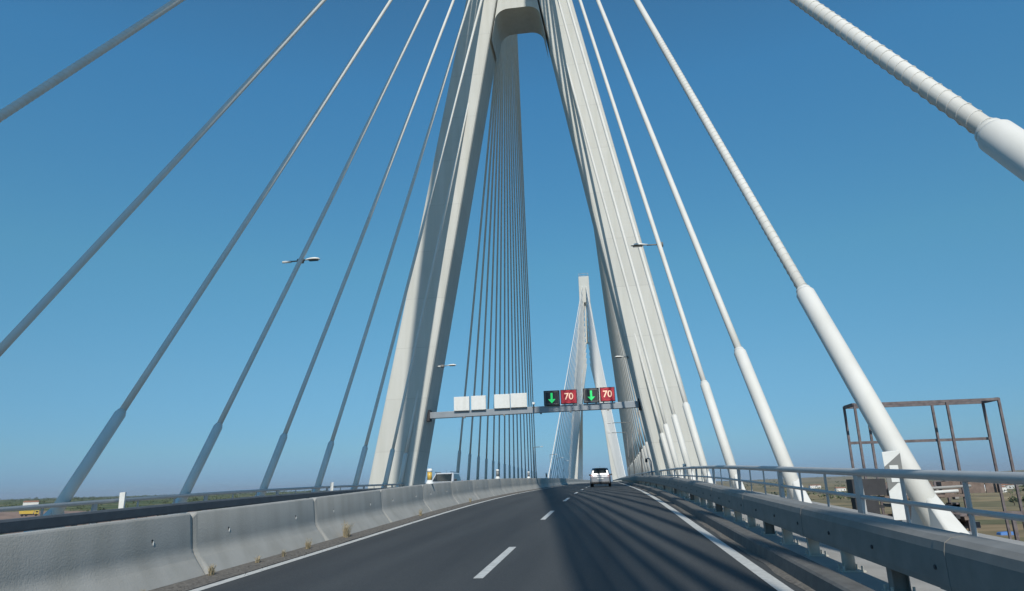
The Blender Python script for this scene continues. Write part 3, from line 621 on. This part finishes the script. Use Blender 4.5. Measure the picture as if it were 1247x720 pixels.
def ramp(src, stops):
    r = n.new('ShaderNodeValToRGB'); e = r.color_ramp.elements; e[0].position, e[0].color = stops[0][0], (*stops[0][1], 1); e[1].position, e[1].color = stops[-1][0], (*stops[-1][1], 1)
    for p, c in stops[1:-1]: k = e.new(p); k.color = (*c, 1)
    l.new(src, r.inputs[0]); return r.outputs[0]
mp = n.new('ShaderNodeMapping'); mp.inputs['Scale'].default_value = (.004, .012, 1); mp.inputs['Rotation'].default_value = (0, 0, .5); l.new(ge.outputs['Position'], mp.inputs['Vector'])
vo = n.new('ShaderNodeTexVoronoi'); vo.inputs['Scale'].default_value = 1.0; l.new(mp.outputs[0], vo.inputs['Vector'])
sx = n.new('ShaderNodeSeparateColor'); l.new(vo.outputs['Color'], sx.inputs[0])
fieldc = ramp(sx.outputs[0], [(0, (.22, .17, .10)), (.3, (.30, .24, .14)), (.55, (.20, .165, .10)), (.75, (.15, .14, .075)), (1, (.26, .19, .11))])
nz = n.new('ShaderNodeTexNoise'); nz.inputs['Scale'].default_value = .05; nz.inputs['Detail'].default_value = 10; l.new(ge.outputs['Position'], nz.inputs['Vector'])
mx = n.new('ShaderNodeMixRGB'); mx.blend_type = 'MULTIPLY'; mx.inputs[0].default_value = .8; l.new(fieldc, mx.inputs[1]); l.new(ramp(nz.outputs[0], [(.3, (.55, .58, .5)), (.7, (1.2, 1.15, 1.1))]), mx.inputs[2])
# woodland floor on the left
sp_ = n.new('ShaderNodeSeparateXYZ'); l.new(ge.outputs['Position'], sp_.inputs[0])
nz2 = n.new('ShaderNodeTexNoise'); nz2.inputs['Scale'].default_value = .01; nz2.inputs['Detail'].default_value = 8; l.new(ge.outputs['Position'], nz2.inputs['Vector'])
green = ramp(nz2.outputs[0], [(.35, (.045, .07, .025)), (.5, (.09, .11, .045)), (.62, (.17, .15, .08)), (.75, (.20, .14, .10))])
ma = n.new('ShaderNodeMapRange'); ma.inputs['From Min'].default_value = -60; ma.inputs['From Max'].default_value = -200; l.new(sp_.outputs['X'], ma.inputs['Value'])
mg = n.new('ShaderNodeMixRGB'); l.new(ma.outputs[0], mg.inputs[0]); l.new(mx.outputs[0], mg.inputs[1]); l.new(green, mg.inputs[2]); l.new(mg.outputs[0], pb.inputs['Base Color'])
struct(b.build('ground', gm))
# river under the main span
wm = bpy.data.materials.new('river_water'); wm.use_nodes = True; n = wm.node_tree.nodes; l = wm.node_tree.links; pb = n['Principled BSDF']; pb.inputs['Base Color'].default_value = (.02, .045, .06, 1); pb.inputs['Roughness'].default_value = .12
tn = n.new('ShaderNodeTexNoise'); tn.inputs['Scale'].default_value = .6; tn.inputs['Detail'].default_value = 6; gg = n.new('ShaderNodeNewGeometry'); l.new(gg.outputs['Position'], tn.inputs['Vector']); bb = n.new('ShaderNodeBump'); bb.inputs['Strength'].default_value = .35; bb.inputs['Distance'].default_value = .3; l.new(tn.outputs[0], bb.inputs['Height']); l.new(bb.outputs[0], pb.inputs['Normal'])
b = MB(); vs = []; fs = []
for i, x in enumerate(frange(-1500, 1500, 25)):
    c_ = 10 * noise.noise((x * .006, 4, 0)); vs += [(x, 66 + c_, GZ + 1.6), (x, 255 + 8 * noise.noise((x * .01, 8, 0)) - abs(x) * .05, GZ + 1.6)]
    if i: a = (i - 1) * 2; fs.append((a, a + 2, a + 3, a + 1))
b.add(vs, fs); struct(b.build('river', wm))
# bare earth pit on the left
b = MB(); vs = []; fs = []; NX, NY = 40, 30
cx0, cy0 = -452, 523
for j in range(NY):
    for i in range(NX):
        x = cx0 + (i - NX / 2) * 7; y = cy0 + (j - NY / 2) * 9; e = min(1, min(i, NX - 1 - i, j, NY - 1 - j) / 6)
        vs.append((x, y, gh(x, y) + .6 * (e * 1.5 - .9) + e * (2.2 * abs(noise.noise((x * .03, y * .03, 0))) + .8 * noise.noise((x * .12, y * .12, 0)))))
for j in range(NY - 1):
    for i in range(NX - 1): a = j * NX + i; fs.append((a, a + 1, a + NX + 1, a + NX))
b.add(vs, fs, True); M['earth'] = mat('bare_earth', (.30, .20, .15), .95, var=.5, scale=.08)
struct(b.build('earth_mounds', M['earth']))

# ------------------------------------------------------------------ distant woodland, sheds and houses
fm = bpy.data.materials.new('foliage'); fm.use_nodes = True; n = fm.node_tree.nodes; l = fm.node_tree.links; pb = n['Principled BSDF']; pb.inputs['Roughness'].default_value = .9; pb.inputs['Specular IOR Level'].default_value = .15
ge = n.new('ShaderNodeNewGeometry'); nn = n.new('ShaderNodeTexNoise'); nn.inputs['Scale'].default_value = .06; nn.inputs['Detail'].default_value = 4; l.new(ge.outputs['Position'], nn.inputs['Vector'])
rr = n.new('ShaderNodeValToRGB'); rr.color_ramp.elements[0].position = .38; rr.color_ramp.elements[1].position = .62; rr.color_ramp.elements[0].color = (.045, .062, .032, 1); rr.color_ramp.elements[1].color = (.12, .135, .06, 1)
l.new(nn.outputs[0], rr.inputs[0]); l.new(rr.outputs[0], pb.inputs['Base Color'])
def clump(b, x, y, z, h, wd, k):
    for i in range(k):
        a = random.uniform(0, 6.28); rr_ = wd * random.random() ** .5; zz = z + h * (.25 + .7 * random.random() * (1 - .45 * rr_ / wd)); s = random.uniform(.18, .34) * wd
        c = Vector((x + rr_ * math.cos(a), y + rr_ * math.sin(a), zz)); vs = [c + Vector((random.gauss(0, 1), random.gauss(0, 1), random.gauss(0, .8))).normalized() * s for _ in range(4)]
        b.add(vs, [(0, 1, 2), (0, 2, 3), (0, 3, 1), (1, 3, 2)])
b = MB()
for i in range(3600):
    az = R(random.uniform(-62, -14)); r = 480 * (9 ** random.random()); x, y = r * math.sin(az), r * math.cos(az)
    if r < 860 and -45 < math.degrees(az) < -38.5: continue
    if noise.noise((x * .006, y * .006, 3)) < -.18 and r < 1500: continue
    h = random.uniform(2.5, 5.5) * (1 + r / 3500); clump(b, x, y, gh(x, y), h, h * random.uniform(.5, .8), 16 if r < 1200 else 9)
for i in range(1300):
    az = R(random.uniform(9, 62)); r = 700 * (8 ** random.random()); x, y = r * math.sin(az), r * math.cos(az)
    if noise.noise((x * .003, y * .003, 7)) < -.02: continue
    h = random.uniform(4, 8) * (1 + r / 5000); clump(b, x, y, gh(x, y), h, h * random.uniform(.5, .9), 9)
struct(b.build('far_woodland', fm), 'stuff')
def tree(x, y, h, lab):
    t = thing('tree', lab, 'tree', (x, y, gh(x, y)), group='separate trees on the right plain')
    MB().tube([(0, 0, 0), (.1, 0, h * .5)], [h * .04, h * .02], 7).build('trunk', M['bark'], t)
    b = MB(); clump(b, 0, 0, h * .12, h * .9, h * .42, 130); b.build('crown', fm, t)
def at_dir(dx, dy, r): return dx * r + 6.0, dy * r
for (dx, dy, r, h, lab) in ((.455, .890, 620, 7, 'pale olive tree on the plain near the right picture edge'), (.466, .885, 600, 8, 'bushy tree at the very right edge above the railing'), (.30, .954, 700, 7, 'dark tree on the plain behind the second right cable foot'), (.36, .933, 800, 7, 'dark tree seen left of the rusty frame cabinet')):
    x, y = at_dir(dx, dy, r); tree(x, y, h, lab)
def building(x, y, w_, d_, h, rz, kind, lab, m):
    t = thing(kind, lab, 'building', (x, y, gh(x, y) - .3), rz)
    MB().box(-w_ / 2, w_ / 2, -d_ / 2, d_ / 2, 0, h).build('wall', m, t)
    rf = M['roof'] if kind != 'shed' else M['shed']
    MB().hexa([(-w_ / 2 - .3, -d_ / 2 - .3, h + .003), (w_ / 2 + .3, -d_ / 2 - .3, h + .003), (w_ / 2 + .3, d_ / 2 + .3, h + .003), (-w_ / 2 - .3, d_ / 2 + .3, h + .003), (-w_ / 2 + .5, -.1, h + d_ * .18), (w_ / 2 - .5, -.1, h + d_ * .18), (w_ / 2 - .5, .1, h + d_ * .18), (-w_ / 2 + .5, .1, h + d_ * .18)]).build('roof', rf, t)
    k = max(2, int(w_ / 4))
    for i in range(k):
        xx = -w_ / 2 + (i + .5) * w_ / k
        MB().box(xx - .55, xx + .55, -d_ / 2 - .04, -d_ / 2 + .02, h * .3, h * .3 + 1.3).build('window', M['win'], t)
def bd(dx, dy, r, *a): x, y = at_dir(dx, dy, r); building(x, y, *a)
bd(-.657, .754, 1010, 15, 9, 7.5, R(38), 'house', 'white house on the wooded slope at the far left', M['housew'])
bd(-.563, .826, 720, 6, 5, 3.2, R(30), 'house', 'tiny white hut among the trees left of the second cable foot', M['housew'])
bd(.424, .906, 1060, 34, 16, 5.0, R(-20), 'shed', 'long white shed on the plain, seen under the right railing', M['housew'])
names = ['white farm house right of the long shed', 'small house at the right of the plain between the frame posts', 'low white building behind the rusty frame', 'pale house on the plain left of the delineator', 'white village house at the foot of the hills', 'small pale house near the second right cable foot', 'low pale warehouse in the distance on the right', 'tiny white house at far right below the hills', 'far pale block left of the long shed', 'small house with red roof on the distant right plain']
for i, (dx, r, w_) in enumerate(((.444, 980, 13), (.452, 1150, 14), (.385, 1250, 30), (.335, 1300, 16), (.31, 1700, 26), (.262, 1500, 20), (.40, 1700, 40), (.463, 1400, 16), (.372, 950, 12), (.29, 1200, 14))):
    bd(dx, math.sqrt(1 - dx * dx), r, w_, 9, random.uniform(4, 6), R(random.uniform(-40, 10)), 'house', names[i], M['housew'])
x, y = at_dir(.402, .916, 420); tag(MB().box(-4, 4, -1.5, 1.5, 0, 1.6).build('canvas_cover', M['white'], at=(x, y, gh(x, y)), bevel=.3), 'pale cover lying on the field low under the right railing', 'cover')
x, y = at_dir(.4425, .897, 330); tag(MB().hexa([(-2.6, -2, 0), (2.6, -2, 0), (2.6, 2, 0), (-2.6, 2, 0), (-2.2, -1.4, 1.8), (2.3, -1.5, 2.0), (2.2, 1.5, 2.0), (-2.3, 1.4, 1.7)]).build('blue_tarpaulin', M['blue'], at=(x, y, gh(x, y) - .8), bevel=.3), 'small bright blue tarpaulin heap low at the right edge of the picture', 'tarpaulin')
# yellow dumper on the bare earth
x, y = at_dir(-.6575, .7535, 690); z = gh(x, y) + 2.6
t = thing('dump_truck', 'yellow dump truck on the bare earth at the far left', 'dump truck', (x, y, z), R(42)); t.scale = (1.35, 1.35, 1.35)
MB().hexa([(-4.6, -1.4, 1.5), (2.0, -1.4, 1.3), (2.0, 1.4, 1.3), (-4.6, 1.4, 1.5), (-5.0, -1.5, 3.1), (2.4, -1.5, 3.2), (2.4, 1.5, 3.2), (-5.0, 1.5, 3.1)]).build('tipper_body', M['yellow'], t)
c_ = MB().box(2.6, 4.9, -1.2, 1.2, 1.0, 3.1).build('cab', M['yellow'], t, bevel=.15); MB().box(3.2, 4.5, -1.24, -1.205, 2.0, 2.8).build('window', M['glass'], c_); MB().box(-4, 4.6, -1, 1, .7, 1.25).build('chassis', M['dark'], t)
for wx in (-3.2, -1.2, 3.6):
    for s in (-1.25, 1.25): MB().tube([(wx, s - .25, .7), (wx, s + .25, .7)], .7, 16).build('wheel', M['tyre'], t)

# ------------------------------------------------------------------ air: thin summer haze
hz = MB().box(-17500, 17500, -17500, 17500, -62, 104).build('haze', bpy.data.materials.new('haze_air')); hz['kind'] = 'stuff'
hm = hz.data.materials[0]; hm.use_nodes = True; hn = hm.node_tree.nodes; hn.remove(hn['Principled BSDF'])
pv = hn.new('ShaderNodeVolumePrincipled'); pv.inputs['Color'].default_value = (.80, .88, 1.0, 1); pv.inputs['Density'].default_value = 6e-5; pv.inputs['Anisotropy'].default_value = .2
hm.node_tree.links.new(pv.outputs[0], hn['Material Output'].inputs['Volume'])
